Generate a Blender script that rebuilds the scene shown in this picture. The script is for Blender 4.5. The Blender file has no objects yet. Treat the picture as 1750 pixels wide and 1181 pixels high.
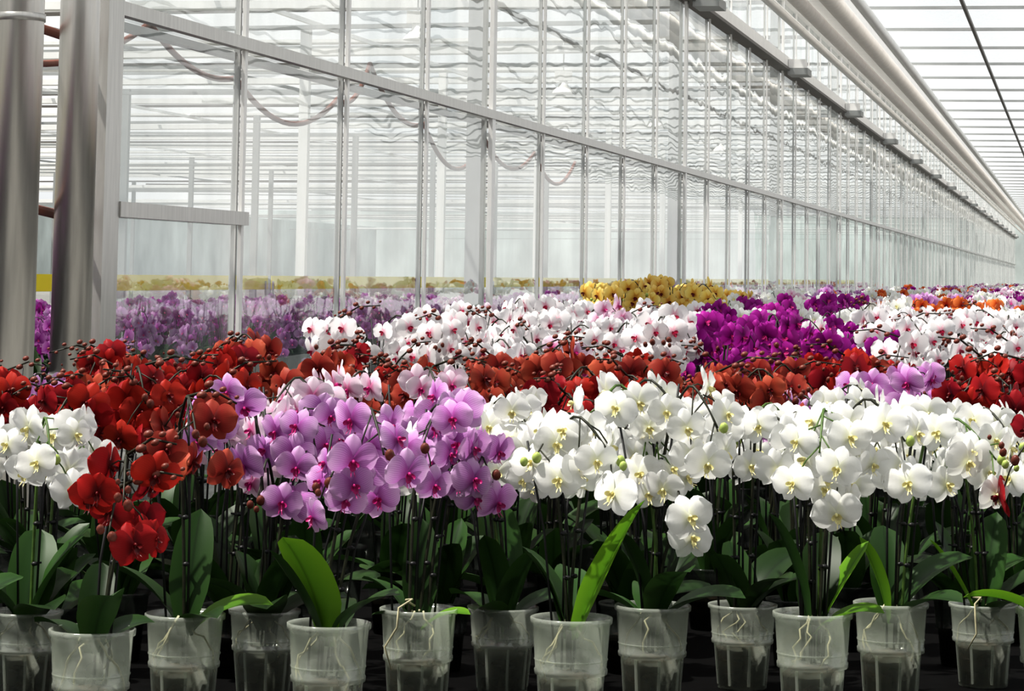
import bpy, math, random
import numpy as np
from mathutils import Matrix, Vector, Euler
rng = random.Random(7)
sc = bpy.context.scene
COL = sc.collection
EYE = 1.35
K = 2.2                      # metres of real depth per planning unit of depth
PHI = math.atan(.4643/K)
SP, CP = math.sin(PHI), math.cos(PHI)
SPO, CPO = .421, .907
BENCH_Z = EYE - 0.705
POTH = .185

def W(s, p, h):            # wall frame -> world (s in glass panes along the wall, p to the left, h above eye)
    s = 2.039*s + 2.877; p = 1.0785*p
    return Vector((s*SP - p*CP, s*CP + p*SP, EYE + h))

# ------------------------------------------------------------------ materials
MATS = []
def newmat(name):
    m = bpy.data.materials.new(name); m.use_nodes = True
    nt = m.node_tree; nt.nodes.clear()
    out = nt.nodes.new('ShaderNodeOutputMaterial')
    MATS.append(m)
    return m, nt, out, len(MATS)-1
def N(nt, t, **kw):
    n = nt.nodes.new(t)
    for k, v in kw.items():
        setattr(n, k, v)
    return n
def rgba(c): return (c[0], c[1], c[2], 1)

def simple(name, col, rough=.5, metal=0, spec=.5, noise=0.0, nscale=8, stretch=(1,1,1), bump=0):
    m, nt, out, i = newmat(name)
    b = N(nt, 'ShaderNodeBsdfPrincipled')
    b.inputs['Roughness'].default_value = rough
    b.inputs['Metallic'].default_value = metal
    b.inputs['Specular IOR Level'].default_value = spec
    tc = N(nt, 'ShaderNodeTexCoord'); mp = N(nt, 'ShaderNodeMapping'); mp.inputs['Scale'].default_value = stretch
    nz = N(nt, 'ShaderNodeTexNoise'); nz.inputs['Scale'].default_value = nscale; nz.inputs['Detail'].default_value = 4
    nt.links.new(tc.outputs['Object'], mp.inputs[0]); nt.links.new(mp.outputs[0], nz.inputs['Vector'])
    r = N(nt, 'ShaderNodeValToRGB')
    r.color_ramp.elements[0].position = .3; r.color_ramp.elements[1].position = .7
    r.color_ramp.elements[0].color = rgba([c*(1-noise) for c in col])
    r.color_ramp.elements[1].color = rgba([min(1, c*(1+noise)) for c in col])
    nt.links.new(nz.outputs[0], r.inputs[0]); nt.links.new(r.outputs[0], b.inputs['Base Color'])
    if bump:
        bp = N(nt, 'ShaderNodeBump'); bp.inputs['Strength'].default_value = bump; bp.inputs['Distance'].default_value = .01
        nt.links.new(nz.outputs[0], bp.inputs['Height']); nt.links.new(bp.outputs[0], b.inputs['Normal'])
    nt.links.new(b.outputs[0], out.inputs[0])
    return i

def petal_mat(name, center, mid, edge, vein, veinamt=.5, trans=.35, cpos=.12):
    m, nt, out, i = newmat(name)
    L = nt.links.new
    uv = N(nt, 'ShaderNodeUVMap'); sx = N(nt, 'ShaderNodeSeparateXYZ'); L(uv.outputs[0], sx.inputs[0])
    r = N(nt, 'ShaderNodeValToRGB'); cr = r.color_ramp
    cr.elements[0].position = cpos; cr.elements[0].color = rgba(center)
    cr.elements[1].position = 1; cr.elements[1].color = rgba(edge)
    e = cr.elements.new(cpos+.25); e.color = rgba(mid)
    L(sx.outputs[1], r.inputs[0])
    a = N(nt, 'ShaderNodeMath', operation='MULTIPLY'); a.inputs[1].default_value = 88; L(sx.outputs[0], a.inputs[0])
    b = N(nt, 'ShaderNodeMath', operation='SINE'); L(a.outputs[0], b.inputs[0])
    c = N(nt, 'ShaderNodeMath', operation='MAXIMUM'); c.inputs[1].default_value = 0; L(b.outputs[0], c.inputs[0])
    d = N(nt, 'ShaderNodeMath', operation='POWER'); d.inputs[1].default_value = 2; L(c.outputs[0], d.inputs[0])
    f0 = N(nt, 'ShaderNodeMath', operation='MULTIPLY'); f0.inputs[1].default_value = veinamt; L(d.outputs[0], f0.inputs[0])
    iv = N(nt, 'ShaderNodeMath', operation='SUBTRACT'); iv.inputs[0].default_value = 1.15; L(sx.outputs[1], iv.inputs[1])
    f = N(nt, 'ShaderNodeMath', operation='MULTIPLY'); L(f0.outputs[0], f.inputs[0]); L(iv.outputs[0], f.inputs[1])
    mx = N(nt, 'ShaderNodeMixRGB'); mx.inputs[2].default_value = rgba(vein)
    L(f.outputs[0], mx.inputs[0]); L(r.outputs[0], mx.inputs[1])
    oi = N(nt, 'ShaderNodeObjectInfo'); mr = N(nt, 'ShaderNodeMapRange')
    dark = edge[0] < .86; red = edge[2] < .08
    mr.inputs[3].default_value = .55 if red else .70 if dark else .92; mr.inputs[4].default_value = 1.30 if dark else 1.04
    ge = N(nt, 'ShaderNodeNewGeometry'); nz = N(nt, 'ShaderNodeTexNoise'); nz.inputs['Scale'].default_value = 9
    L(ge.outputs['Position'], nz.inputs['Vector'])
    ad = N(nt, 'ShaderNodeMath', operation='ADD'); L(nz.outputs[0], ad.inputs[0]); L(oi.outputs['Random'], ad.inputs[1])
    hf = N(nt, 'ShaderNodeMath', operation='MULTIPLY'); hf.inputs[1].default_value = .5; L(ad.outputs[0], hf.inputs[0])
    L(hf.outputs[0], mr.inputs[0])
    hs = N(nt, 'ShaderNodeHueSaturation'); L(mr.outputs[0], hs.inputs['Value']); L(mx.outputs[0], hs.inputs['Color'])
    mr2 = N(nt, 'ShaderNodeMapRange'); mr2.inputs[3].default_value = .488; mr2.inputs[4].default_value = .512
    L(hf.outputs[0], mr2.inputs[0]); L(mr2.outputs[0], hs.inputs['Hue'])
    bs = N(nt, 'ShaderNodeBsdfPrincipled'); bs.inputs['Roughness'].default_value = .5
    bs.inputs['Specular IOR Level'].default_value = .18
    L(hs.outputs[0], bs.inputs['Base Color'])
    tr = N(nt, 'ShaderNodeBsdfTranslucent'); L(hs.outputs[0], tr.inputs[0])
    ms = N(nt, 'ShaderNodeMixShader'); ms.inputs[0].default_value = trans
    L(bs.outputs[0], ms.inputs[1]); L(tr.outputs[0], ms.inputs[2]); L(ms.outputs[0], out.inputs[0])
    return i

def leaf_mat(name, c1, c2, trans=.12):
    m, nt, out, i = newmat(name)
    L = nt.links.new
    uv = N(nt, 'ShaderNodeUVMap'); sx = N(nt, 'ShaderNodeSeparateXYZ'); L(uv.outputs[0], sx.inputs[0])
    a = N(nt, 'ShaderNodeMath', operation='SUBTRACT'); a.inputs[1].default_value = .5; L(sx.outputs[0], a.inputs[0])
    b = N(nt, 'ShaderNodeMath', operation='ABSOLUTE'); L(a.outputs[0], b.inputs[0])
    r = N(nt, 'ShaderNodeValToRGB'); cr = r.color_ramp
    cr.elements[0].position = 0.0; cr.elements[0].color = rgba([c*.6 for c in c1])
    cr.elements[1].position = .5; cr.elements[1].color = rgba(c2)
    e = cr.elements.new(.06); e.color = rgba(c1)
    L(b.outputs[0], r.inputs[0])
    oi = N(nt, 'ShaderNodeObjectInfo'); mr = N(nt, 'ShaderNodeMapRange')
    mr.inputs[3].default_value = .5 if trans < .2 else .8; mr.inputs[4].default_value = 1.4 if trans < .2 else 1.15; L(oi.outputs['Random'], mr.inputs[0])
    hs = N(nt, 'ShaderNodeHueSaturation'); L(mr.outputs[0], hs.inputs['Value']); L(r.outputs[0], hs.inputs['Color'])
    bs = N(nt, 'ShaderNodeBsdfPrincipled'); bs.inputs['Roughness'].default_value = .42
    bs.inputs['Specular IOR Level'].default_value = .2
    L(hs.outputs[0], bs.inputs['Base Color'])
    tr = N(nt, 'ShaderNodeBsdfTranslucent'); L(hs.outputs[0], tr.inputs[0])
    ms = N(nt, 'ShaderNodeMixShader'); ms.inputs[0].default_value = trans
    L(bs.outputs[0], ms.inputs[1]); L(tr.outputs[0], ms.inputs[2]); L(ms.outputs[0], out.inputs[0])
    return i

def clear_plastic(name, col, tfac, spec=.1, var=.1, tint=(.93, .96, .93)):
    m, nt, out, i = newmat(name); L = nt.links.new
    tc = N(nt, 'ShaderNodeTexCoord'); nz = N(nt, 'ShaderNodeTexNoise'); nz.inputs['Scale'].default_value = 14; nz.inputs['Detail'].default_value = 2
    L(tc.outputs['Object'], nz.inputs['Vector'])
    mr = N(nt, 'ShaderNodeMapRange'); mr.inputs[1].default_value = .3; mr.inputs[2].default_value = .7
    mr.inputs[3].default_value = tfac-var; mr.inputs[4].default_value = tfac+var; L(nz.outputs[0], mr.inputs[0])
    t = N(nt, 'ShaderNodeBsdfTransparent'); t.inputs[0].default_value = rgba(tint)
    d = N(nt, 'ShaderNodeBsdfDiffuse'); d.inputs[0].default_value = rgba(col)
    tl = N(nt, 'ShaderNodeBsdfTranslucent'); tl.inputs[0].default_value = rgba(col)
    g = N(nt, 'ShaderNodeBsdfGlossy'); g.inputs['Roughness'].default_value = .15
    m1 = N(nt, 'ShaderNodeMixShader'); m1.inputs[0].default_value = .5; L(d.outputs[0], m1.inputs[1]); L(tl.outputs[0], m1.inputs[2])
    m2 = N(nt, 'ShaderNodeMixShader'); L(mr.outputs[0], m2.inputs[0]); L(m1.outputs[0], m2.inputs[1]); L(t.outputs[0], m2.inputs[2])
    m3 = N(nt, 'ShaderNodeMixShader'); m3.inputs[0].default_value = spec; L(m2.outputs[0], m3.inputs[1]); L(g.outputs[0], m3.inputs[2])
    L(m3.outputs[0], out.inputs[0])
    return i

def glass_mat(name):
    m, nt, out, i = newmat(name); L = nt.links.new
    ge = N(nt, 'ShaderNodeNewGeometry')
    mp = N(nt, 'ShaderNodeMapping'); mp.inputs['Scale'].default_value = (.55, .55, 1.1); L(ge.outputs['Position'], mp.inputs[0])
    nz = N(nt, 'ShaderNodeTexNoise'); nz.inputs['Scale'].default_value = 1.7; nz.inputs['Detail'].default_value = 1.5
    L(mp.outputs[0], nz.inputs['Vector'])
    bp = N(nt, 'ShaderNodeBump'); bp.inputs['Strength'].default_value = .32; bp.inputs['Distance'].default_value = .012
    L(nz.outputs[0], bp.inputs['Height'])
    g = N(nt, 'ShaderNodeBsdfGlossy'); g.inputs['Roughness'].default_value = .015; L(bp.outputs[0], g.inputs['Normal'])
    g.inputs[0].default_value = (.90, .92, .92, 1)
    t = N(nt, 'ShaderNodeBsdfTransparent'); t.inputs[0].default_value = (.94, .955, .955, 1)
    mp2 = N(nt, 'ShaderNodeMapping'); mp2.inputs['Scale'].default_value = (2.5, 1.0, .30); L(ge.outputs['Position'], mp2.inputs[0])
    n2 = N(nt, 'ShaderNodeTexNoise'); n2.inputs['Scale'].default_value = 1.3; n2.inputs['Detail'].default_value = 5; L(mp2.outputs[0], n2.inputs['Vector'])
    n3 = N(nt, 'ShaderNodeTexNoise'); n3.inputs['Scale'].default_value = .9; n3.inputs['Detail'].default_value = 3; L(mp2.outputs[0], n3.inputs['Vector'])
    cr = N(nt, 'ShaderNodeValToRGB'); cr.color_ramp.elements[0].position = .42; cr.color_ramp.elements[1].position = .60
    cr.color_ramp.elements[0].color = (.22, .29, .30, 1); cr.color_ramp.elements[1].color = (.84, .85, .84, 1)
    L(n3.outputs[0], cr.inputs[0])
    d = N(nt, 'ShaderNodeBsdfDiffuse'); L(cr.outputs[0], d.inputs[0])
    tl = N(nt, 'ShaderNodeBsdfTranslucent'); L(cr.outputs[0], tl.inputs[0])
    mr = N(nt, 'ShaderNodeMapRange'); mr.inputs[1].default_value = .36; mr.inputs[2].default_value = .72
    mr.inputs[3].default_value = .04; mr.inputs[4].default_value = .42; L(n2.outputs[0], mr.inputs[0])
    md = N(nt, 'ShaderNodeMixShader'); md.inputs[0].default_value = .5; L(d.outputs[0], md.inputs[1]); L(tl.outputs[0], md.inputs[2])
    m0 = N(nt, 'ShaderNodeMixShader'); L(mr.outputs[0], m0.inputs[0]); L(t.outputs[0], m0.inputs[1]); L(md.outputs[0], m0.inputs[2])
    lw = N(nt, 'ShaderNodeLayerWeight'); lw.inputs[0].default_value = .5
    mr3 = N(nt, 'ShaderNodeMapRange'); mr3.inputs[1].default_value = .50; mr3.inputs[3].default_value = .10; mr3.inputs[4].default_value = .68; L(lw.outputs['Facing'], mr3.inputs[0])
    m1 = N(nt, 'ShaderNodeMixShader'); L(mr3.outputs[0], m1.inputs[0]); L(m0.outputs[0], m1.inputs[1]); L(g.outputs[0], m1.inputs[2])
    L(m1.outputs[0], out.inputs[0])
    return i

M_STEEL = simple('galvanised_steel', (.62, .60, .57), .32, .85, .5, .08, 6, (8, 8, .6))
M_BRUSH = simple('brushed_aluminium', (.58, .57, .55), .38, .6, .5, .08, 8, (6, 6, .5))
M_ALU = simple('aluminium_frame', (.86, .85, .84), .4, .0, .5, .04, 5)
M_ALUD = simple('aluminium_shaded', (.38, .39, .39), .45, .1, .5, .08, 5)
M_WHITE = simple('white_painted_metal', (.95, .94, .92), .35, 0, .5, .04, 3)
M_PINKW = simple('folded_screen_fabric', (.97, .91, .87), .6, 0, .2, .05, 5, (1, 1, 1), .3)
M_BAR = simple('roof_bar_paint', (.82, .82, .81), .5, 0, .5, .06, 2)
M_BARG = simple('roof_bar_grey', (.34, .35, .35), .5, .1, .5, .08, 2)
M_BARD = simple('roof_bar_dark', (.12, .11, .10), .5, .2, .5, .08, 2)
M_CONC = simple('concrete_floor', (.20, .20, .19), .8, 0, .3, .25, 3)
M_BLACK = simple('black_plastic', (.010, .010, .011), .5, 0, .4, .2, 30)
M_TRAY = simple('black_tray', (.004, .004, .004), .9, 0, .03, .2, 30)
M_STEM = simple('dark_stem', (.018, .020, .009), .5, 0, .4, .4, 60)
M_STEMG = simple('green_stem', (.07, .13, .025), .45, 0, .4, .3, 60)
M_BARK = simple('bark_substrate', (.045, .030, .018), .9, 0, .2, .8, 90, (1, 1, 1), .8)
M_ROOT = simple('aerial_root', (.48, .45, .30), .6, 0, .3, .3, 60)
M_BUDG = simple('green_bud', (.40, .50, .14), .45, 0, .4, .25, 50)
M_BUDR = simple('brown_bud', (.15, .035, .022), .45, 0, .4, .4, 50)
M_YEL = simple('yellow_trap_tape', (1.0, .86, .01), .5, 0, .3, .02, 4)
M_HOSE = simple('red_brown_hose', (.20, .06, .035), .5, 0, .4, .15, 10)
M_FAR = simple('far_screen', (.55, .60, .59), .8, 0, .1, .3, .35, (1, 1, .6))
M_NEAR = simple('light_block_wall', (.12, .13, .12), .8, 0, .1, .1, .6)  # for the added wall that blocks low light from behind the camera
M_LEAF = leaf_mat('orchid_leaf_dark', (.014, .042, .008), (.022, .060, .010))
M_LEAFSUN = leaf_mat('orchid_leaf_painted_sun', (.10, .25, .015), (.16, .34, .02), .40)  # lighter copy of the leaf green, with sunlight put into the colour
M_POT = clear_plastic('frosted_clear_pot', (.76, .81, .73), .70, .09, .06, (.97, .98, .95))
M_POTSHADE = clear_plastic('pot_painted_shade', (.03, .035, .03), .45, .02, .04)  # clear pot darkened: rear-row shade put into the plastic colour
M_CEIL = clear_plastic('roof_glass', (.80, .81, .82), .82, .02, .06, (.97, .98, .98))
M_GLASS = glass_mat('partition_glass')

VAR = {}
def variety(key, petal, lip, bud, desc):
    VAR[key] = dict(p=petal, l=lip, b=bud, d=desc)
LIPY = simple('lip_pale_yellow', (.86, .74, .38), .4, 0, .3, .3, 160)
LIPR = simple('lip_crimson', (.34, .01, .05), .4, 0, .3, .3, 120)
LIPM = simple('lip_magenta', (.46, .02, .18), .4, 0, .3, .3, 120)
LIPO = simple('lip_dark_red', (.12, .004, .006), .4, 0, .3, .3, 120)
variety('white', petal_mat('petal_white', (.84, .85, .72), (.93, .93, .91), (.95, .95, .94), (.84, .84, .80), .15), LIPY, M_BUDG, 'pure white flowers and yellow centres')
variety('white_red', petal_mat('petal_white_b', (.80, .45, .55), (.93, .91, .92), (.95, .94, .95), (.88, .80, .84), .2, cpos=.07), LIPR, M_BUDR, 'white flowers and crimson lips')
variety('lilac', petal_mat('petal_lilac', (.44, .11, .40), (.64, .30, .66), (.82, .58, .83), (.36, .05, .38), .7), LIPM, M_BUDR, 'lilac veined flowers and magenta lips')
variety('pale', petal_mat('petal_pale', (.70, .22, .42), (.86, .66, .79), (.91, .82, .88), (.66, .32, .55), .4), LIPM, M_BUDR, 'pale pink flowers and magenta centres')
variety('red', petal_mat('petal_red', (.14, .003, .006), (.36, .010, .011), (.47, .022, .020), (.13, .002, .004), .25, .28), LIPO, M_BUDR, 'deep red flowers')
variety('brick', petal_mat('petal_brick', (.15, .014, .010), (.40, .045, .030), (.52, .115, .070), (.20, .012, .01), .35, .30), LIPO, M_BUDR, 'brick red flowers and brown buds')
variety('magenta', petal_mat('petal_magenta', (.16, .0, .12), (.34, .008, .26), (.46, .03, .38), (.14, .0, .11), .35), LIPM, M_BUDR, 'vivid magenta flowers')
variety('purple', petal_mat('petal_purple', (.34, .03, .30), (.52, .12, .50), (.70, .34, .68), (.28, .01, .28), .3), LIPM, M_BUDR, 'purple flowers')
variety('yellow', petal_mat('petal_yellow', (.66, .32, .05), (.88, .64, .15), (.92, .76, .30), (.72, .42, .10), .35), LIPO, M_BUDG, 'golden yellow flowers')
variety('orange', petal_mat('petal_orange', (.60, .05, .02), (.78, .18, .04), (.84, .30, .10), (.50, .05, .01), .3), LIPO, M_BUDR, 'orange flowers')

# ------------------------------------------------------------------ templates (all quads)
class T:
    __slots__ = ('V', 'F', 'UV', 'M', 'S')
    def __init__(s, V, F, UV=None, M=0, S=True):
        s.V = np.asarray(V, dtype=np.float64).reshape(-1, 3)
        s.F = np.asarray(F, dtype=np.int64).reshape(-1, 4)
        s.UV = np.asarray(UV, dtype=np.float64) if UV is not None else np.zeros((len(s.V), 2))
        s.M = np.full(len(s.F), M) if np.isscalar(M) else np.asarray(M)
        s.S = np.full(len(s.F), S) if isinstance(S, bool) else np.asarray(S)
    def x(s, mat):
        m = np.array(mat)
        r = T.__new__(T); r.V = s.V @ m[:3, :3].T + m[:3, 3]; r.F = s.F; r.UV = s.UV; r.M = s.M; r.S = s.S
        return r
def join(ts):
    r = T.__new__(T); o = 0; Fs = []
    for t in ts:
        Fs.append(t.F + o); o += len(t.V)
    r.V = np.concatenate([t.V for t in ts]); r.F = np.concatenate(Fs); r.UV = np.concatenate([t.UV for t in ts])
    r.M = np.concatenate([t.M for t in ts]); r.S = np.concatenate([t.S for t in ts])
    return r
def mesh(name, t):
    me = bpy.data.meshes.new(name)
    n, m = len(t.V), len(t.F)
    me.vertices.add(n); me.vertices.foreach_set('co', t.V.astype(np.float32).ravel())
    me.loops.add(4*m); me.loops.foreach_set('vertex_index', t.F.astype(np.int32).ravel())
    me.polygons.add(m); me.polygons.foreach_set('loop_start', np.arange(0, 4*m, 4, dtype=np.int32))
    um, inv = np.unique(t.M, return_inverse=True)
    for k in um: me.materials.append(MATS[int(k)])
    me.polygons.foreach_set('material_index', inv.astype(np.int32).ravel())
    me.polygons.foreach_set('use_smooth', t.S.astype(bool))
    uv = me.uv_layers.new(name='UVMap')
    uv.data.foreach_set('uv', t.UV[t.F.ravel()].astype(np.float32).ravel())
    me.update(calc_edges=True)
    return me
def grid_faces(nr, nc, wrap=False):
    F = []
    for j in range(nr-1):
        for i in range(nc if wrap else nc-1):
            a = j*nc+i; b = j*nc+(i+1) % nc
            F.append((a, b, b+nc, a+nc))
    return F
def petal(a, L, Wd, kind, cup, back, nu, nv, M, fwd=0.0, ruffle=.0):
    V = []; UV = []
    ca, sa = math.cos(a), math.sin(a)
    for j in range(nv+1):
        v = .5-.5*math.cos(math.pi*j/nv) if nv > 3 else j/nv
        if kind == 'wide':
            if v > .55: w = math.sqrt(max(0, 1-((v-.55)/.45)**2))
            else:
                q = v/.55; w = .12+.88*math.sin(q*math.pi/2)**.9
        else:
            if v > .5: w = math.sqrt(max(0, 1-((v-.5)/.5)**2.2))
            else: w = .3+.7*math.sin(v/.5*math.pi/2)
        h = Wd/2*w
        for i in range(nu+1):
            u = -1+2*i/nu
            al = L*v*(1-.06*u*u)
            y = back*L*v*v + cup*u*u*h - fwd*L*v + ruffle*L*math.sin(u*5+v*4)*v
            x0, z0 = al, u*h
            V.append((x0*ca-z0*sa, y, x0*sa+z0*ca)); UV.append(((u+1)/2, v))
    return T(V, grid_faces(nv+1, nu+1), UV, M)
def ellip(c, r, nu, nv, M):
    V = []
    for j in range(nv+1):
        th = math.pi*j/nv
        for i in range(nu):
            ph = 2*math.pi*i/nu
            V.append((c[0]+r[0]*math.sin(th)*math.cos(ph), c[1]+r[1]*math.sin(th)*math.sin(ph), c[2]+r[2]*math.cos(th)))
    return T(V, grid_faces(nv+1, nu, True), None, M)
R = math.radians
def lip_t(M, lod):
    if lod == 0:
        return petal(R(-90), .015, .012, 'n', .3, .2, 1, 2, M, fwd=.5).x(Matrix.Translation((0, -.003, 0)))
    nu, nv = (4, 5) if lod == 2 else (2, 3)
    ts = [petal(R(-90), .016, .011, 'n', -.5, .2, nu, nv, M, fwd=.55),
          petal(R(-15), .010, .009, 'n', -.6, -.5, nu, nv, M, fwd=.8),
          petal(R(195), .010, .009, 'n', -.6, -.5, nu, nv, M, fwd=.8)]
    if lod == 2:
        ts.append(ellip((0, -.006, .002), (.0028, .005, .0035), 8, 5, M))
        ts.append(petal(R(-75), .008, .002, 'n', 0, -.9, 2, 3, M, fwd=.5).x(Matrix.Translation((.002, -.007, -.013))))
        ts.append(petal(R(-105), .008, .002, 'n', 0, -.9, 2, 3, M, fwd=.5).x(Matrix.Translation((-.002, -.007, -.013))))
    return join(ts)
_fc = {}
def flower_t(var, lod, sh, with_lip=True):
    k = (var, lod, sh, with_lip)
    if k in _fc: return _fc[k]
    q = random.Random(sh*31+5)
    pm, lm = VAR[var]['p'], VAR[var]['l']
    nu, nv = [(2, 3), (4, 5), (8, 9)][lod]
    j = lambda s: q.uniform(-s, s)
    ruf = .035 if lod == 2 else 0
    ts = []
    for a, L, Wd, off in ((90+j(4), .041, .030, .003), (-52+j(5), .039, .029, .003), (-128+j(5), .039, .029, .003)):
        ts.append(petal(R(a), L, Wd, 'n', .25, .22+j(.2), nu, nv, pm, ruffle=ruf*.6).x(Matrix.Translation((0, off, 0))))
    for a in (8+j(6), 172+j(6)):
        ts.append(petal(R(a), .045, .053, 'wide', .15+j(.15), .20+j(.3), nu, nv, pm, ruffle=ruf).x(Matrix.Translation((0, 0, .002))))
    if with_lip: ts.append(lip_t(lm, lod))
    t = join(ts); _fc[k] = t
    return t
def tube(pts, rad, k, M, cap=True):
    pts = [Vector(p) for p in pts]; n = len(pts)
    if not hasattr(rad, '__len__'): rad = [rad]*n
    rad = list(rad)
    tang = [(pts[min(i+1, n-1)]-pts[max(i-1, 0)]).normalized() for i in range(n)]
    ref = Vector((0, 0, 1)) if abs(tang[0].z) < .9 else Vector((1, 0, 0))
    nrm = tang[0].cross(ref).normalized()
    rings = []
    for i in range(n):
        nrm = (nrm - tang[i]*nrm.dot(tang[i])).normalized()
        bi = tang[i].cross(nrm)
        rings.append([pts[i]+(nrm*math.cos(2*math.pi*a/k)+bi*math.sin(2*math.pi*a/k))*rad[i] for a in range(k)])
    if cap:
        rings.insert(0, [pts[0]+(v-pts[0])*.01 for v in rings[0]])
        rings.append([pts[-1]+(v-pts[-1])*.01 for v in rings[-1]])
    V = [tuple(v) for r in rings for v in r]
    return T(V, grid_faces(len(rings), k, True), None, M)
def beam(a, b, w, h, M, up=None):
    a, b = Vector(a), Vector(b); d = (b-a).normalized()
    if up is None: up = Vector((0, 0, 1)) if abs(d.z) < .95 else Vector((SP, CP, 0))
    sd = d.cross(up).normalized(); up = sd.cross(d).normalized()
    V = []
    for p in (a, b):
        for x, y in ((-1, -1), (1, -1), (1, 1), (-1, 1)):
            V.append(tuple(p+sd*x*w/2+up*y*h/2))
    F = [(0, 3, 2, 1), (4, 5, 6, 7), (0, 1, 5, 4), (1, 2, 6, 5), (2, 3, 7, 6), (3, 0, 4, 7)]
    return T(V, F, None, M, False)
def lathe(prof, k, M, sharp=False):
    V = []
    for r, z in prof:
        for i in range(k):
            a = 2*math.pi*i/k; V.append((r*math.cos(a), r*math.sin(a), z))
    return T(V, grid_faces(len(prof), k, True), None, M, not sharp)
def leaf_t(L, Wd, pitch, bend, nu, nv, M, fold=.35, twist=0):
    V = []; UV = []; x = z = 0
    for j in range(nv+1):
        t = j/nv; th = pitch-bend*t
        if j: x += L/nv*math.cos(th); z += L/nv*math.sin(th)
        w = Wd/2*min(1, .38+1.7*t)*math.sqrt(max(0, 1-max(0, (t-.5)/.5)**2.3))
        nx, nz = -math.sin(th), math.cos(th); tw = twist*t
        for i in range(nu+1):
            u = -1+2*i/nu
            f = fold*abs(u)*w
            oy = u*w*math.cos(tw)-f*math.sin(tw); on = u*w*math.sin(tw)+f*math.cos(tw)
            V.append((x+nx*on, oy, z+nz*on)); UV.append(((u+1)/2, t))
    return T(V, grid_faces(nv+1, nu+1), UV, M)

# ------------------------------------------------------------------ object helpers
def obj(name, me, parent=None, mat=None, **props):
    o = bpy.data.objects.new(name, me)
    COL.objects.link(o)
    if parent is not None: o.parent = parent
    if mat is not None: o.matrix_local = mat
    for k, v in props.items(): o[k] = v
    return o
def centred(t):
    c = (t.V.min(0)+t.V.max(0))/2; c[2] = t.V[:, 2].min()
    t2 = T(t.V-c, t.F, t.UV, t.M); t2.S = t.S
    return t2, Matrix.Translation(Vector(c))
cnt = {'trim': 0, 'window': 0}
def structure(kind, t, label, cat):
    cnt[kind] = cnt.get(kind, 0)+1
    t2, m = centred(t)
    return obj('%s_%d' % (kind, cnt[kind]), mesh(kind, t2), None, m, kind='structure', label=label, category=cat)
def thing(name, t, label, cat, group=None):
    t2, m = centred(t)
    o = obj(name, mesh(name, t2), None, m, label=label, category=cat)
    if group: o['group'] = group
    return o

# ------------------------------------------------------------------ orchid plants
_mc = {}
def cmesh(key, f):
    if key not in _mc: _mc[key] = mesh(key[0], f())
    return _mc[key]
POTP = [(.0400, 0), (.0445, .001), (.0505, .098), (.0560, .100), (.0565, .107), (.0550, .109), (.0595, .174), (.0630, .176), (.0635, .184), (.0612, .185), (.0585, .175), (.0535, .109), (.0485, .096), (.0430, .003), (.0, .003)]
def pot_t(M=None, k=28):
    M = M_POT if M is None else M
    ts = [lathe(POTP, k, M)]
    if M == M_POT:      # thin vertical ribs on the foot and a fine hoop
        for a in range(0, 360, 45):
            m = Matrix.Rotation(R(a+10), 4, 'Z')
            ts.append(beam((.0445, 0, .01), (.0512, 0, .098), .004, .003, M_POT, Vector((1, 0, 0))).x(m))
        ts.append(lathe([(.0564, .120), (.0572, .1215), (.0566, .123)], k, M_POT))
    return join(ts)
def bark_t():
    q = random.Random(3)
    t = lathe([(.038, .004), (.0415, .006), (.0455, .076), (.047, .090), (.034, .100), (.014, .104), (.0, .103)], 20, M_BARK)
    t.V += np.array([[q.uniform(-.0015, .0015) for _ in range(3)] for _ in range(len(t.V))])
    return t
def roots_t(seed, over=False):
    q = random.Random(seed); ts = []
    for k in range(5 if over else 4):
        a = q.uniform(0, 6.28) if k > 1 else q.uniform(3.9, 5.3); pts = []
        for i in range(8):
            t = i/7
            r = .010+.038*min(1, t*1.6); a += q.uniform(-.35, .45)
            z = .180-.085*t*q.uniform(.8, 1.1)
            if over and k < 1: r = .02+.050*math.sin(min(1, t*1.25)*math.pi/2); z = .190+.016*math.sin(t*3.1)-.100*max(0, t-.5)*2
            pts.append((r*math.cos(a), r*math.sin(a), z))
        ts.append(tube(pts, [.0018]*7+[.0010], 6, M_ROOT))
    return join(ts)
def bud_t(M): return ellip((0, 0, 0), (.0075, .0075, .010), 8, 6, M)
def clip_t(): return join([ellip((0, 0, 0), (.006, .006, .004), 8, 4, M_BLACK), beam((0, 0, 0), (.011, -.003, .002), .004, .003, M_BLACK)])

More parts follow.
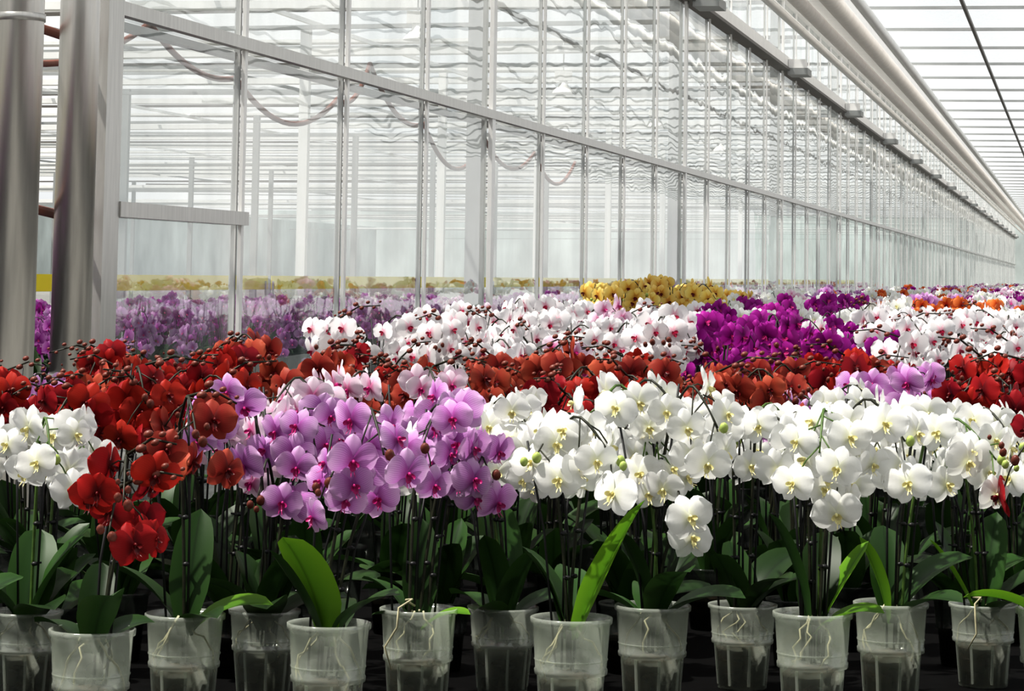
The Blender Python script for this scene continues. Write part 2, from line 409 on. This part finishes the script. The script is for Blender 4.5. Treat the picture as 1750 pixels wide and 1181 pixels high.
def plan_plant(q, var, H, lod, az0=0, nsp=1, nleaf=4, leaves=None, nfl=(7, 10), azr=45, potscale=1.0, pz=1.0, arch=.13, fs=1.0, branch=.5, drop=.115, dark=True):
    """list of (part, key, template-or-builder, matrix)"""
    P = []
    rim = POTH*pz
    PM = Matrix.Diagonal((potscale, potscale, pz, 1))
    pm = M_POTSHADE if dark else M_POT
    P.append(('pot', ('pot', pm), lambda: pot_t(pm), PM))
    if lod == 2:
        P.append(('potting_bark', ('potting_bark',), bark_t, PM))
        if not dark:
            sd = q.randint(0, 5); ov = q.random() < .35
            P.append(('root', ('root', sd, ov), lambda: roots_t(sd, ov), PM))
    if leaves is None: leaves = []
    a0 = q.uniform(0, 360)
    nl = max(0, nleaf-len(leaves))
    leaves = list(leaves)
    for i in range(nl):
        leaves.append((a0+i*(360/nl)+q.uniform(-25, 25), q.choice((0, 1, 1, 3, 5, 5, 2, 2)), q.uniform(.8, 1.1), False))
    LS = [(.18, .066, 80, 40), (.19, .066, 70, 64), (.16, .070, 52, 60), (.20, .064, 84, 24), (.24, .060, 66, 14), (.17, .074, 80, 34), (.16, .052, 34, 40)]
    for a, k, s, br in leaves:
        L, Wd, pi, be = LS[k]; Mt = M_LEAFSUN if br else M_LEAF
        nu, nv = (4, 12) if lod == 2 else (2, 5)
        P.append(('leaf', ('leaf', k, br, lod), (lambda L=L, Wd=Wd, pi=pi, be=be, Mt=Mt, nu=nu, nv=nv: leaf_t(L, Wd, R(pi), R(be), nu, nv, Mt, .3, .25)),
                  Matrix.Translation((0, 0, rim-.035)) @ Matrix.Rotation(R(a), 4, 'Z') @ Matrix.Translation((.006, 0, 0)) @ Matrix.Scale(s, 4)))
    for sidx in range(nsp):
        az = az0+q.uniform(-azr, azr)
        if nsp > 1: az = az0+(-1 if sidx % 2 else 1)*q.uniform(.15, 1)*azr
        d = Vector((math.sin(R(az)), -math.cos(R(az)), 0)); sd_ = Vector((d.y, -d.x, 0))
        bx, by = q.uniform(-.016, .016), q.uniform(-.016, .016)
        lean = Vector((q.uniform(-.06, .06), q.uniform(-.04, .04), 0))
        Hs = H*q.uniform(.93, 1.03); A = arch*q.uniform(.8, 1.25)
        if sidx == 2: Hs *= .94; A *= .6
        zs = Hs-.055
        pts = []
        for i in range(6):
            t = i/5
            pts.append(Vector((bx, by, 0))+lean*t*t+Vector((0, 0, rim*.6+(zs-rim*.6)*t)))
        top = pts[-1]
        ac = []
        for i in range(1, 10):
            t = i/9
            ac.append(top+d*A*(t**.9)+Vector((0, 0, .055*math.sin(min(1, t*1.9)*math.pi/2)-drop*max(0, t-.28)**1.35)))
        allp = pts+ac
        sm = M_STEMG if (var == 'white' and q.random() < .3) else M_STEM
        k = 7 if lod == 2 else (4 if lod == 1 else 3)
        st = tube(allp, [.0027]*7+[.0022]*5+[.0015]*3, k, sm)
        P.append(('flower_stem', None, st, Matrix.Identity(4)))
        for e in range(2 if lod == 2 else 1):
            ex = .006+e*q.uniform(-.03, -.015)
            stk = [Vector((bx+ex, by, rim*.5)), pts[3]+Vector((ex*1.6, .003, 0)), top+Vector((ex*2, .004, q.uniform(.0, .055)-.05*e))]
            P.append(('support_stick', None, tube(stk, .0021, max(3, k-1), M_BLACK), Matrix.Identity(4)))
        if lod == 2:
            for c in range(3):
                P.append(('clip', ('clip',), clip_t, Matrix.Translation(pts[2+c]+Vector((.003, 0, 0))) @ Matrix.Rotation(q.uniform(0, 6), 4, 'Z')))
        n = q.randint(*nfl)
        for f in range(n):
            t = (f+.5)/n
            fi = t*8.9; i0 = min(8, int(fi)); fr = fi-i0
            base = ([top]+ac)[i0].lerp(([top]+ac)[i0+1], fr)
            side = 1 if f % 2 else -1
            c = base + sd_*side*q.uniform(.018, .048) + d*q.uniform(.0, .03) + Vector((0, 0, -q.uniform(.0, .045)-.03*(f % 3 == 0)))
            if f % 4 == 3: c += Vector((0, 0, -.035))
            yaw = az*.55+side*-q.uniform(0, 45)+q.uniform(-20, 20)
            if var in ('brick', 'red') and q.random() < .2: yaw += q.choice((-1, 1))*q.uniform(50, 120)
            pit = q.uniform(-24, 14); rol = q.uniform(-20, 20)
            sc_ = q.uniform(.82, 1.06)*fs
            m = Matrix.Translation(c) @ Matrix.Rotation(R(yaw), 4, 'Z') @ Matrix.Rotation(R(-pit), 4, 'X') @ Matrix.Rotation(R(rol), 4, 'Y') @ Matrix.Scale(sc_, 4)
            P.append(('flower', (var, q.randint(0, 4)), None, m))
            if lod == 2:
                ped = [base, base.lerp(c, .5)+Vector((0, .004, .006)), c+(m.to_3x3() @ Vector((0, .004, 0)))]
                P.append(('pedicel', None, tube(ped, .0013, 5, sm), Matrix.Identity(4)))
        nb = q.randint(2, 5) if var in ('brick', 'red', 'white_red') else q.randint(0, 3)
        tip = ac[-1]
        for b in range(nb):
            up = .012 if var in ('brick', 'red') else -.006
            c = tip + d*.013*(b+.5)+sd_*(.007 if b % 2 else -.007)+Vector((0, 0, up*b))
            bm = VAR[var]['b']; s = 1-.17*b
            P.append(('bud', ('bud', bm), (lambda bm=bm: bud_t(bm)), Matrix.Translation(c) @ Matrix.Rotation(R(40), 4, 'X') @ Matrix.Scale(s, 4)))
        br_ = branch*(.6 if var in ('white_red', 'yellow') else 1.5)
        if nb and var in ('brick', 'red', 'white_red', 'yellow') and q.random() < br_:
            b0 = ac[2]; sx = q.choice((-1, 1))
            e = b0+sd_*sx*q.uniform(.06, .15)+Vector((0, -.03, q.uniform(-.01, .045)))
            mid = b0.lerp(e, .5)+Vector((0, 0, .016))
            P.append(('flower_stem', None, tube([b0, mid, e], [.0026, .0022, .0016], max(3, k-2), M_STEM), Matrix.Identity(4)))
            for b in range(6):
                tt = .3+.14*b
                c = (b0.lerp(mid, tt*2) if tt < .5 else mid.lerp(e, tt*2-1))+Vector((0, -.003, .006+(.004 if b % 2 else -.010)))
                P.append(('bud', ('bud', M_BUDR), (lambda: bud_t(M_BUDR)), Matrix.Translation(c) @ Matrix.Rotation(1.2, 4, 'Y') @ Matrix.Scale(.85-.09*b, 4)))
    return P

GRP = 'potted orchids on the growing benches'
def place_full(P, var, loc, rot, label, lips):
    e = bpy.data.objects.new('potted_orchid', None); COL.objects.link(e)
    e.empty_display_size = .05
    e.matrix_world = Matrix.Translation(loc) @ Matrix.Rotation(rot, 4, 'Z')
    e['label'] = label; e['category'] = 'orchid'; e['group'] = GRP
    stem = None
    for part, key, src, m in P:
        if part == 'flower':
            if lips:
                fm = cmesh(('flower', key, 2, False), lambda: flower_t(key[0], 2, key[1], False))
                f = obj('flower', fm, e, m)
                lm = VAR[key[0]]['l']
                obj('flower_lip', cmesh(('flower_lip', lm), lambda: lip_t(lm, 2)), f)
            else:
                fm = cmesh(('flower', key, 1, True), lambda: flower_t(key[0], 1, key[1], True))
                obj('flower', fm, e, m)
        elif part == 'pedicel':
            continue
        elif key is None:
            t = src
            if part == 'flower_stem' and lips and stem is None:
                peds = [s2 for p2, k2, s2, m2 in P if p2 == 'pedicel']
                t = join([src]+peds); stem = 1
            obj(part, mesh(part, t), e, m)
        else:
            obj(part, cmesh(key, src), e, m)
    return e
def merged(P, lod):
    ts = []
    for part, key, src, m in P:
        if part == 'flower': ts.append(flower_t(key[0], lod, key[1], True).x(m))
        elif key is None: ts.append(src.x(m))
        elif part == 'pot': ts.append(lathe([(.045, 0), (.0630, POTH)], 8, M_POTSHADE).x(m))
        elif part == 'bud' and lod == 0: ts.append(ellip((0, 0, 0), (.0075, .0075, .010), 4, 3, key[1]).x(m))
        else: ts.append(src().x(m))
    return join(ts)

def block_rand(s, p, opts):
    r = random.Random(int(s//.75)*97+int((p+50)//.62)*13+3)
    return r.choice(opts)
def var_at(X, Y, q):
    t = X/Y; s = X*SPO+Y*CPO; p = -X*CPO+Y*SPO
    if Y < 2.36:
        if X < -.56: return 'red' if q.random() < .68 else 'white'
        if X < -.50: return 'brick' if q.random() < .7 else 'red'
        if X < -.05: return 'lilac' if q.random() < .68 else 'pale'
        if X < .82: return 'white'
        return 'white' if q.random() < .7 else 'red'
    if Y < 3.12:
        if X < -.75 and Y < 2.6 and q.random() < .2: return 'lilac'
        if .55 < X < .95 and Y < 2.7 and q.random() < .55: return 'lilac'
        if -.17 < t < -.02 and Y < 2.6 and q.random() < .4: return 'pale'
        return 'brick' if q.random() < .60 else 'red'
    if Y < 4.9:
        if t < .143: return 'white_red' if q.random() < .95 else 'pale'
        if t < .298: return 'magenta' if q.random() < .94 else 'white_red'
        return 'white_red'
    if Y < 5.1:
        return 'white_red' if t < .17 else q.choice(('white', 'magenta', 'pale')) if t < .3 else 'white'
    if Y < 7.4 and t < .19: return 'yellow' if q.random() < .68 else 'white'
    return block_rand(s, p, ('white', 'white', 'pale', 'magenta', 'orange', 'pale', 'white', 'orange', 'lilac', 'magenta', 'white', 'pale'))
def H_at(Y, var, q):
    if Y < 2.36: return .512+q.uniform(-.02, .02)
    if Y < 3.12: return .515+q.uniform(-.04, .03)
    if var == 'yellow': return .665+q.uniform(-.075, .025)
    if var == 'magenta' and Y < 4.9: return .588+q.uniform(-.045, .02)
    if Y < 4.2: return .605+q.uniform(-.04, .02)
    if Y < 5.4: return .585+q.uniform(-.03, .02)
    return .605+q.uniform(-.03, .02)

sites = []   # X, Y (planning depth), pot width, pot height, special
f_ = 2100.
for xi, y in ((178, 1.78), (580, 1.83), (992, 1.88), (1402, 1.93), (-225, 1.74), (1815, 1.97)):
    sites.append(((xi-875)/f_*y, y, .99, 1.0, xi))
for xi, y in ((335, 1.90), (732, 1.95), (1130, 1.99), (1535, 2.03), (-60, 1.87), (1930, 2.07)):
    sites.append(((xi-875)/f_*y, y, .98, .95, xi))
for xi, y in ((65, 2.02), (470, 2.05), (876, 2.09), (1283, 2.13), (1692, 2.16)):
    sites.append(((xi-875)/f_*y, y, .95, .77, xi))
r = 0
Y0 = 2.19
while Y0 < 40:
    dens = .36 if Y0 < 8 else .42
    if 2.1 < Y0 < 4.5: dens = .33
    x = -12+(r % 3)*dens/3
    while x < 25:
        X = x+rng.uniform(-.025, .025); Y = Y0+.10*X*(1 if Y0 < 4 else 0)+rng.uniform(-.02, .02)
        p = -X*CPO+Y*SPO
        if p < (2.3 if Y < 3.12 else min(2.15, 1.74+(Y-3.1)*.17)) and X < .417*Y+.2 and X > -.417*Y-.15:
            sites.append((X, Y, .88, .66, None))
        x += dens
    r += 1; Y0 += .115 if Y0 < 8 else .2
sites.sort(key=lambda s: s[1])
LABELS = {k: 'clear-potted orchid with %s' % v['d'] for k, v in VAR.items()}
stuff = []
LEAFSPEC = {
    580: [(226, 5, 1.12, True), (330, 1, .8, False), (90, 2, 1, False), (200, 4, .7, False)],
    992: [(-42, 4, 1.08, True), (150, 0, .9, False), (90, 1, .9, False)],
    1402: [(-20, 2, .75, True), (180, 3, 1.0, False), (70, 0, 1, False), (15, 4, .7, True)],
    1692: [(170, 4, .7, True), (60, 3, 1, False), (-60, 2, .9, False), (0, 1, .9, False)],
    1535: [(190, 3, .75, True), (20, 1, 1, False), (90, 0, 1, False), (-40, 2, .9, False)],
    732: [(-15, 2, .55, True), (200, 2, .5, False), (90, 3, .9, False), (150, 1, .7, False)],
    178: [(40, 2, .7, False), (150, 2, .7, False), (90, 0, .8, False)],
    335: [(10, 2, .9, True), (170, 1, 1, False), (80, 3, 1, False), (-60, 2, .8, False)],
    1815: [(184, 2, 1.0, True), (60, 0, 1, False), (120, 3, 1, False)],
}
nind = 0
for (X, Y, ps, pz, sp) in sites:
    q = random.Random(int((X+50)*1000)*7+int(Y*1000))
    v = var_at(X, Y, q)
    H = H_at(Y, v, q)
    lv = None
    if sp is not None:
        lv = LEAFSPEC.get(sp)
        v = {178: 'red', 335: 'brick', 65: 'white', 470: 'lilac', 580: 'lilac', 732: 'lilac', -60: 'white', -225: 'red', 876: 'white', 1130: 'white', 1815: 'red', 1930: 'white'}.get(sp, v)
    loc = Vector((X, Y*K, BENCH_Z))
    rot = q.uniform(-.2, .2) if sp is None else 0
    if nind < 300 and Y < 7.6:
        nind += 1
        if Y < 4.35:
            near = Y < 2.6
            nf = (7, 10) if near else (7, 9)
            nsp = (3 if q.random() < .5 else 2) if near else (2 if q.random() < .75 else 1)
            az0 = 0
            if sp in (178, 65, -60): nsp = 1; H -= .06
            elif v == 'white' and X < -.4 and Y < 2.4: H -= .035
            if sp == 335: nsp = 1; nf = (6, 7)
            if sp == 1815: nsp = 1; nf = (4, 5); az0 = -75
            lod = 2 if near else 1
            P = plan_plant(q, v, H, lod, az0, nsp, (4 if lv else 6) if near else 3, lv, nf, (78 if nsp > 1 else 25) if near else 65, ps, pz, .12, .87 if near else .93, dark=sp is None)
            if sp in (1130, 470, 178):      # a short low-hanging spike
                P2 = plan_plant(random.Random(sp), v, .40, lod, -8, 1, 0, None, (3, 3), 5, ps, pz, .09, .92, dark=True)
                P += [a for a in P2 if a[0] in ('flower', 'flower_stem', 'bud')]
            place_full(P, v, loc, rot, LABELS[v] if sp is not None else LABELS[v].replace('clear-potted', 'potted'), near)
        else:
            P = plan_plant(q, v, H, 0, 0, 2 if q.random() < .5 else 1, 3, None, (7, 9), 60, ps, pz, branch=.2)
            o = obj('potted_orchid', mesh('potted_orchid', merged(P, 1)), None, Matrix.Translation(loc) @ Matrix.Rotation(rot, 4, 'Z'),
                    label=LABELS[v].replace('clear-potted', 'potted'), category='orchid', group=GRP)
    else:
        if Y > 12 and q.random() < .25: continue
        P = plan_plant(q, v, H, 0, 0, 1, 2, None, (7, 9) if Y < 12 else (6, 7), 70, 1, branch=.1)
        if Y > 12: P = [a for a in P if a[0] in ('flower', 'leaf')]
        stuff.append(merged(P, 0).x(Matrix.Translation(loc)))
# bench behind the glass
s = 1.0
while s < 34:
    step = .15 if s < 10 else .34
    p = 4.42
    while p < 5.75:
        q = random.Random(int(s*1000)+int(p*977))
        w = W(s+q.uniform(-.05, .05), p+q.uniform(-.03, .03), 0)
        v = q.choice(('purple', 'purple', 'lilac', 'purple', 'magenta')) if s < 8.2 else q.choice(('pale', 'pale', 'lilac', 'purple', 'purple'))
        if p > 5.5 and s > 9: v = 'white'
        near = s < 10 and p < 5
        P = plan_plant(q, v, (.38 if near and q.random() < .5 else .505)+q.uniform(-.03, .01), 0, 20, 1, 2, None, (8, 10), 70, 1, drop=.26 if near else .12)
        if s > 9: P = [a for a in P if a[0] in ('flower', 'leaf')]
        stuff.append(merged(P, 0).x(Matrix.Translation((w.x, w.y, BENCH_Z))))
        p += .22
    s += step
st = join(stuff)
o = obj('orchid_rows', mesh('orchid_rows', st), None, None, kind='stuff', label='dense rows of flowering potted orchids along the benches', category='orchids', group=GRP)
print('individual', nind, 'stuff', len(stuff), 'faces', len(st.F))

# ------------------------------------------------------------------ benches, floor
def poly_slab(pts, z0, z1, M):
    V = [(x, y, z0) for x, y in pts]+[(x, y, z1) for x, y in pts]
    F = [(3, 2, 1, 0), (4, 5, 6, 7)]+[(i, (i+1) % 4, (i+1) % 4+4, i+4) for i in range(4)]
    return T(V, F, None, M, False)
def bench(name, corners, label):
    e = bpy.data.objects.new(name, None); COL.objects.link(e)
    c = corners[0]; e.location = (c[0], c[1], 0); e['label'] = label; e['category'] = 'bench'
    inv = Matrix.Translation((-c[0], -c[1], 0))
    z = BENCH_Z
    obj('bench_top', mesh('bench_top', poly_slab(corners, z-.05, z-.001, M_TRAY).x(inv)), e)
    for a, b in ((corners[0], corners[1]), (corners[1], corners[2]), (corners[2], corners[3]), (corners[3], corners[0])):
        obj('edge_rail', mesh('edge_rail', beam((a[0], a[1], z-.055), (b[0], b[1], z-.055), .04, .1, M_ALUD).x(inv)), e)
    for i in range(2):
        a, b = (corners[0], corners[3]) if i == 0 else (corners[1], corners[2])
        for k in range(4):
            t = (.02, .3, .65, .98)[k]; x = a[0]+(b[0]-a[0])*t; y = a[1]+(b[1]-a[1])*t
            obj('leg', mesh('leg', beam((x, y, 0), (x, y, z-.05), .06, .06, M_ALUD).x(inv)), e)
w2 = W(56, 2.35, 0); w3 = W(56, -1.6, 0)
bench('growing_bench', [(-1.6, 1.64*K), (1.7, 1.80*K), (w3.x, w3.y), (w2.x, w2.y)], 'long rolling greenhouse bench with a black tray top')
a = W(-.5, 4.25, 0); b = W(-.5, 6.25, 0); c = W(36, 6.25, 0); d = W(36, 4.25, 0)
bench('growing_bench', [(a.x, a.y), (b.x, b.y), (c.x, c.y), (d.x, d.y)], 'greenhouse bench behind the glass partition holding purple orchids')
fl = [W(-15, 60, 0), W(-15, -14, 0), W(101, -14, 0), W(101, 60, 0)]
obj('floor', mesh('floor', poly_slab([(v.x, v.y) for v in fl], -.1, 0, M_CONC)), None, None, kind='structure', label='grey concrete greenhouse floor', category='floor')

# ------------------------------------------------------------------ glass partition
S0 = 5.22
TOPH = 4.2
lowh = -EYE+.02
def vbox(s, p0, p1, h0, h1, w, M):
    a = W(s, p0, h0); b = W(s, p1, h0)
    u = Vector((SP, CP, 0))*w/2; z = Vector((0, 0, h1-h0))
    q = [a-u, a+u, b+u, b-u]
    V = [tuple(v) for v in q]+[tuple(v+z) for v in q]
    F = [(3, 2, 1, 0), (4, 5, 6, 7)]+[(i, (i+1) % 4, (i+1) % 4+4, i+4) for i in range(4)]
    return T(V, F, None, M, False)
def pane(s0, s1, h0, h1, p):
    a, b = W(s0, p, h0), W(s1, p, h0); z = Vector((0, 0, h1-h0))
    return T([tuple(a), tuple(b), tuple(b+z), tuple(a+z)], [(0, 1, 2, 3)], None, M_GLASS, False)
NP = 92
for n in range(-1, NP):
    s_ = S0+n
    post = (n % 5 == 3)
    if post:
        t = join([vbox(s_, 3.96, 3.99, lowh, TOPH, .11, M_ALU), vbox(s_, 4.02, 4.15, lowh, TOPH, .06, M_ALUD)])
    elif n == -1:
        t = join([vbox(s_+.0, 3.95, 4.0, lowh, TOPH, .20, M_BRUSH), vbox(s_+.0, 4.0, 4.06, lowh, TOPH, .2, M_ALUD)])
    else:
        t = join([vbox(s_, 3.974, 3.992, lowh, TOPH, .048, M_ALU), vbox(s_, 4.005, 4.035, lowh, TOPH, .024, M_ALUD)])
    structure('trim', t, 'vertical aluminium glazing post of the glass partition' if post else 'slim vertical aluminium glazing bar of the glass partition', 'mullion')
    t = join([pane(s_+.014, s_+.986, lowh, 1.15, 4.0), pane(s_+.014, s_+.986, 1.2, 3.05, 4.0), pane(s_+.014, s_+.986, 3.3, TOPH, 4.0)])
    structure('window', t, 'tall clear glass pane in the aluminium partition', 'window')
def rail(s0, s1, h, hh, p0, p1, M):
    a = W(s0, (p0+p1)/2, h); b = W(s1, (p0+p1)/2, h)
    return beam(a, b, abs(p1-p0), hh, M)
SE = S0+NP
structure('trim', join([rail(S0-1, SE, 1.18, .065, 3.95, 4.0, M_BRUSH), rail(S0-1, SE, 1.12, .035, 4.02, 4.08, M_BARD)]), 'horizontal aluminium transom along the glass partition', 'transom')
structure('trim', join([rail(S0-1, SE, 3.22, .16, 3.90, 4.05, M_ALU), rail(S0-1, SE, 3.10, .04, 3.86, 4.05, M_BARD)]), 'heavy top beam running along the glass partition', 'beam')
structure('trim', join([rail(S0-.95, S0, .26, .070, 3.94, 4.0, M_BRUSH)]), 'short mid-height aluminium rail of the glazed door', 'transom')
structure('trim', join([rail(S0-1, SE, TOPH, .12, 3.9, 4.1, M_ALU)]), 'upper aluminium beam above the glass partition', 'beam')
for n in range(3, NP, 5):
    t = join([vbox(S0+n+.1, 3.62, 3.9, 3.02, 3.12, .6, M_ALUD), vbox(S0+n+.1, 3.67, 3.9, 3.12, 3.26, .35, M_ALU)])
    thing('beam_bracket', t, 'grey steel bracket bolted to the partition beam', 'bracket', 'brackets along the partition beam')
def longtube(p, h, rr, M, name, label):
    pts = [W(S0-2+(SE-.5-S0+2)*i/30, p, h) for i in range(31)]
    thing(name, tube(pts, rr, 14, M), label, 'pipe')
longtube(3.45, 3.42, .06, M_WHITE, 'overhead_pipe', 'white overhead heating pipe running along the greenhouse')
longtube(2.75, 3.45, .12, M_PINKW, 'folded_screen', 'folded cream shade screen bundle under the gutter')
longtube(2.42, 3.40, .07, M_WHITE, 'overhead_pipe', 'thick white overhead pipe beside the folded screen')
longtube(3.08, 3.38, .09, M_PINKW, 'folded_screen', 'narrower folded cream screen bundle under the gutter')
structure('trim', join([rail(S0-2, SE, 3.75, .05, 2.85, 3.25, M_WHITE), rail(S0-2, SE, 3.80, .14, 2.82, 2.86, M_WHITE), rail(S0-2, SE, 3.80, .14, 3.24, 3.28, M_WHITE)]), 'white metal roof gutter running along the greenhouse', 'gutter')
# roof
c4 = [W(-15, 60, 0), W(-15, -14, 0), W(101, -14, 0), W(101, 60, 0)]
CH = 4.75
obj('ceiling', mesh('ceiling', T([(v.x, v.y, EYE+CH) for v in c4], [(0, 1, 2, 3)], None, M_CEIL, False)), None, None, kind='structure', label='bright translucent glass greenhouse roof', category='ceiling')
s = -12.
k = 0
while s < 98:
    structure('trim', beam(W(s, -13, 4.45), W(s, 3.6, 4.45), .05 if k % 2 else .09, .05, M_BARG), 'slim roof bar crossing under the greenhouse roof', 'roof bar')
    s += 1.9; k += 1
s = -4.; k = 0
while s < 98:
    hh = (3.35, 4.1, 3.7, 4.4, 3.0)[k % 5]
    structure('trim', beam(W(s, 4.5, hh), W(s, 45, hh-.25*(k % 3)), (.30, .10, .45, .12, .08)[k % 5], (.10, .06, .05, .06, .05)[k % 5], (M_BAR, M_BARG, M_BAR, M_BARD, M_BARG)[k % 5]), 'light grey roof bar over the neighbouring bay', 'roof bar')
    s += .62 if s < 60 else 1.2; k += 1
for p, M in ((1.6, M_BARD), (.4, M_BARG), (-.6, M_BARD), (-3, M_BARG), (-6, M_BARG), (-10, M_BARG), (7, M_BARG), (10, M_BAR), (14, M_BARG), (19, M_BAR), (25, M_BAR), (32, M_BARG)):
    structure('trim', rail(-14, 98, 4.35 if p < 3 else 3.55, .06, p-.025, p+.025, M), 'long roof purlin running the length of the greenhouse', 'roof purlin')
# walls
def wallbox(a, b, h0, h1, M):
    return beam(a+Vector((0, 0, (h0+h1)/2)), b+Vector((0, 0, (h0+h1)/2)), .1, h1-h0, M)
obj('wall_end', mesh('wall_end', wallbox(W(100, -14, 0), W(100, 60, 0), -EYE, 4.7, M_FAR)), None, None, kind='structure', label='pale hazy end wall of the greenhouse', category='wall')
obj('wall_side', mesh('wall_side', wallbox(W(-15, 50, 0), W(99, 50, 0), -EYE, 3.4, M_FAR)), None, None, kind='structure', label='low grey-green side screen of the neighbouring bay', category='wall')
obj('wall_back', mesh('wall_back', wallbox(Vector((-7, -1.2, EYE)), Vector((9, -1.2, EYE)), -EYE, 2.2, M_NEAR)), None, None, kind='structure', label='dark grey wall added behind the camera to cut low light', category='wall')  # unseen wall, added to darken the space under the blooms
for p in (9.5, 16, 24, 33):
    for i in range(10):
        s_ = 1+i*4+p*.3
        thing('support_post', vbox(s_, p, p+.12, -EYE, 3.3, .12, M_BARG if p > 12 else M_BAR), 'slim grey steel roof post in the neighbouring bay', 'post', 'roof posts in the neighbouring bay')
for i in range(9):
    s0 = .6+i*4.2
    thing('sticky_tape', join([beam(W(s0, 6.0, -.112), W(s0+4.15, 6.0, -.112), .004, .11, M_YEL), vbox(s0, 5.98, 5.99, BENCH_Z-EYE, -.1, .02, M_ALUD), vbox(s0+4.1, 5.98, 5.99, BENCH_Z-EYE, -.1, .02, M_ALUD)]),
          'long yellow insect-trap tape stretched above the orchids', 'trap tape', 'yellow trap tapes')
for i in range(5):
    s_ = 9+i*4.5; p = 7
    b = W(s_, p, 2.7)
    prof = [(.0, .20), (.06, .20), (.075, .12), (.16, .03), (.17, 0), (.155, 0), (.07, .1), (.0, .11)]
    t = join([lathe(prof, 14, M_WHITE).x(Matrix.Translation(b)), beam(b+Vector((-.13, 0, .27)), b+Vector((.13, 0, .27)), .14, .14, M_WHITE), tube([b+Vector((0, 0, .33)), b+Vector((0, 0, .86))], .012, 6, M_ALUD)])
    thing('grow_lamp', t, 'white hanging grow lamp under the roof bars', 'lamp', 'grow lamps in the neighbouring bay')
def hose(a, b, sag, rr, M=M_HOSE):
    pts = []
    for i in range(15):
        t = i/14; v = a.lerp(b, t); v.z -= sag*4*t*(1-t); pts.append(v)
    thing('hanging_hose', tube(pts, rr, 8, M), 'red-brown hose looping loosely behind the glass', 'hose', 'hanging hoses behind the glass')
hp = [(4.25, .95), (5.25, 1.30), (6.0, 1.12), (7.1, 1.15), (7.5, 1.45), (8.3, 1.12), (9.35, 1.12), (10.4, 1.1), (11.4, 1.1)]
for i in range(len(hp)-1):
    a, b = hp[i], hp[i+1]
    hose(W(a[0], 4.5, a[1]), W(b[0], 4.5, b[1]), (.1, .1, .22, .12, .15, .3, .2, .25)[i], .017)
def cable(a, b): thing('red_cable', tube([a, a.lerp(b, .5)+Vector((0, 0, -.02)), b], .022, 8, M_HOSE), 'short red-brown cable beside the steel columns', 'cable')
cable(W(3.55, 4.3, 1.17), W(4.22, 4.06, 1.0)); cable(W(3.3, 4.3, .42), W(4.22, 4.06, .2))
def column(X, Y, rad, label, collar):
    e = bpy.data.objects.new('steel_column', None); COL.objects.link(e)
    e.location = (X, Y*K, 0); e['label'] = label; e['category'] = 'column'
    obj('shaft', mesh('shaft', lathe([(0, .02), (rad, .02), (rad, EYE+3.9), (0, EYE+3.9)], 32, M_STEEL)), e)
    obj('base_plate', mesh('base_plate', lathe([(0, 0), (rad*1.5, 0), (rad*1.5, .02), (0, .02)], 24, M_ALUD)), e)
    for z in collar:
        obj('collar', mesh('collar', lathe([(rad, EYE+z), (rad*1.06, EYE+z), (rad*1.06, EYE+z+.03), (rad, EYE+z+.03)], 32, M_BRUSH)), e)
cy = 4.6; column((22-875)/2100*cy, cy, .091, 'large round galvanised steel column with a collar', [.92])
cy = 5.35; column((126-875)/2100*cy, cy, .088, 'round galvanised steel column beside the glazed door frame', [-.5])

# ------------------------------------------------------------------ light
w = bpy.data.worlds.new('sky'); sc.world = w; w.use_nodes = True
nt = w.node_tree; nt.nodes.clear()
out = nt.nodes.new('ShaderNodeOutputWorld'); bg = nt.nodes.new('ShaderNodeBackground')
tc = nt.nodes.new('ShaderNodeTexCoord'); nz = nt.nodes.new('ShaderNodeTexNoise'); nz.inputs['Scale'].default_value = 3.5; nz.inputs['Detail'].default_value = 5
nt.links.new(tc.outputs['Generated'], nz.inputs['Vector'])
cr = nt.nodes.new('ShaderNodeValToRGB'); cr.color_ramp.elements[0].position = .38; cr.color_ramp.elements[1].position = .62
cr.color_ramp.elements[0].color = (.70, .75, .79, 1); cr.color_ramp.elements[1].color = (1, .985, .96, 1)
nt.links.new(nz.outputs[0], cr.inputs[0]); nt.links.new(cr.outputs[0], bg.inputs[0]); bg.inputs[1].default_value = .88
nt.links.new(bg.outputs[0], out.inputs[0])
sun = bpy.data.lights.new('sun', 'SUN'); sun.energy = 7.2; sun.angle = R(1.5); sun.color = (1, .95, .88)
so = bpy.data.objects.new('sun', sun); COL.objects.link(so)
so.rotation_euler = Vector((-.45, -.14, .95)).to_track_quat('Z', 'Y').to_euler()

# ------------------------------------------------------------------ camera
cam = bpy.data.cameras.new('camera'); co = bpy.data.objects.new('camera', cam); COL.objects.link(co)
F = 2100*K*.99
cam.sensor_width = 36; cam.lens = 36*F/1750; cam.clip_start = .05; cam.clip_end = 900
pitch = R(5)
co.matrix_world = Matrix.Translation((0, 0, EYE)) @ Matrix.Rotation(math.pi/2+pitch, 4, 'X') @ Matrix.Rotation(.016, 4, 'Z')
cam.shift_y = -(590.5-(466-F*math.tan(pitch)))/1750
sc.camera = co
sc.view_settings.view_transform = 'Standard'
sc.view_settings.look = 'None'
sc.view_settings.exposure = .30
sc.view_settings.gamma = .84
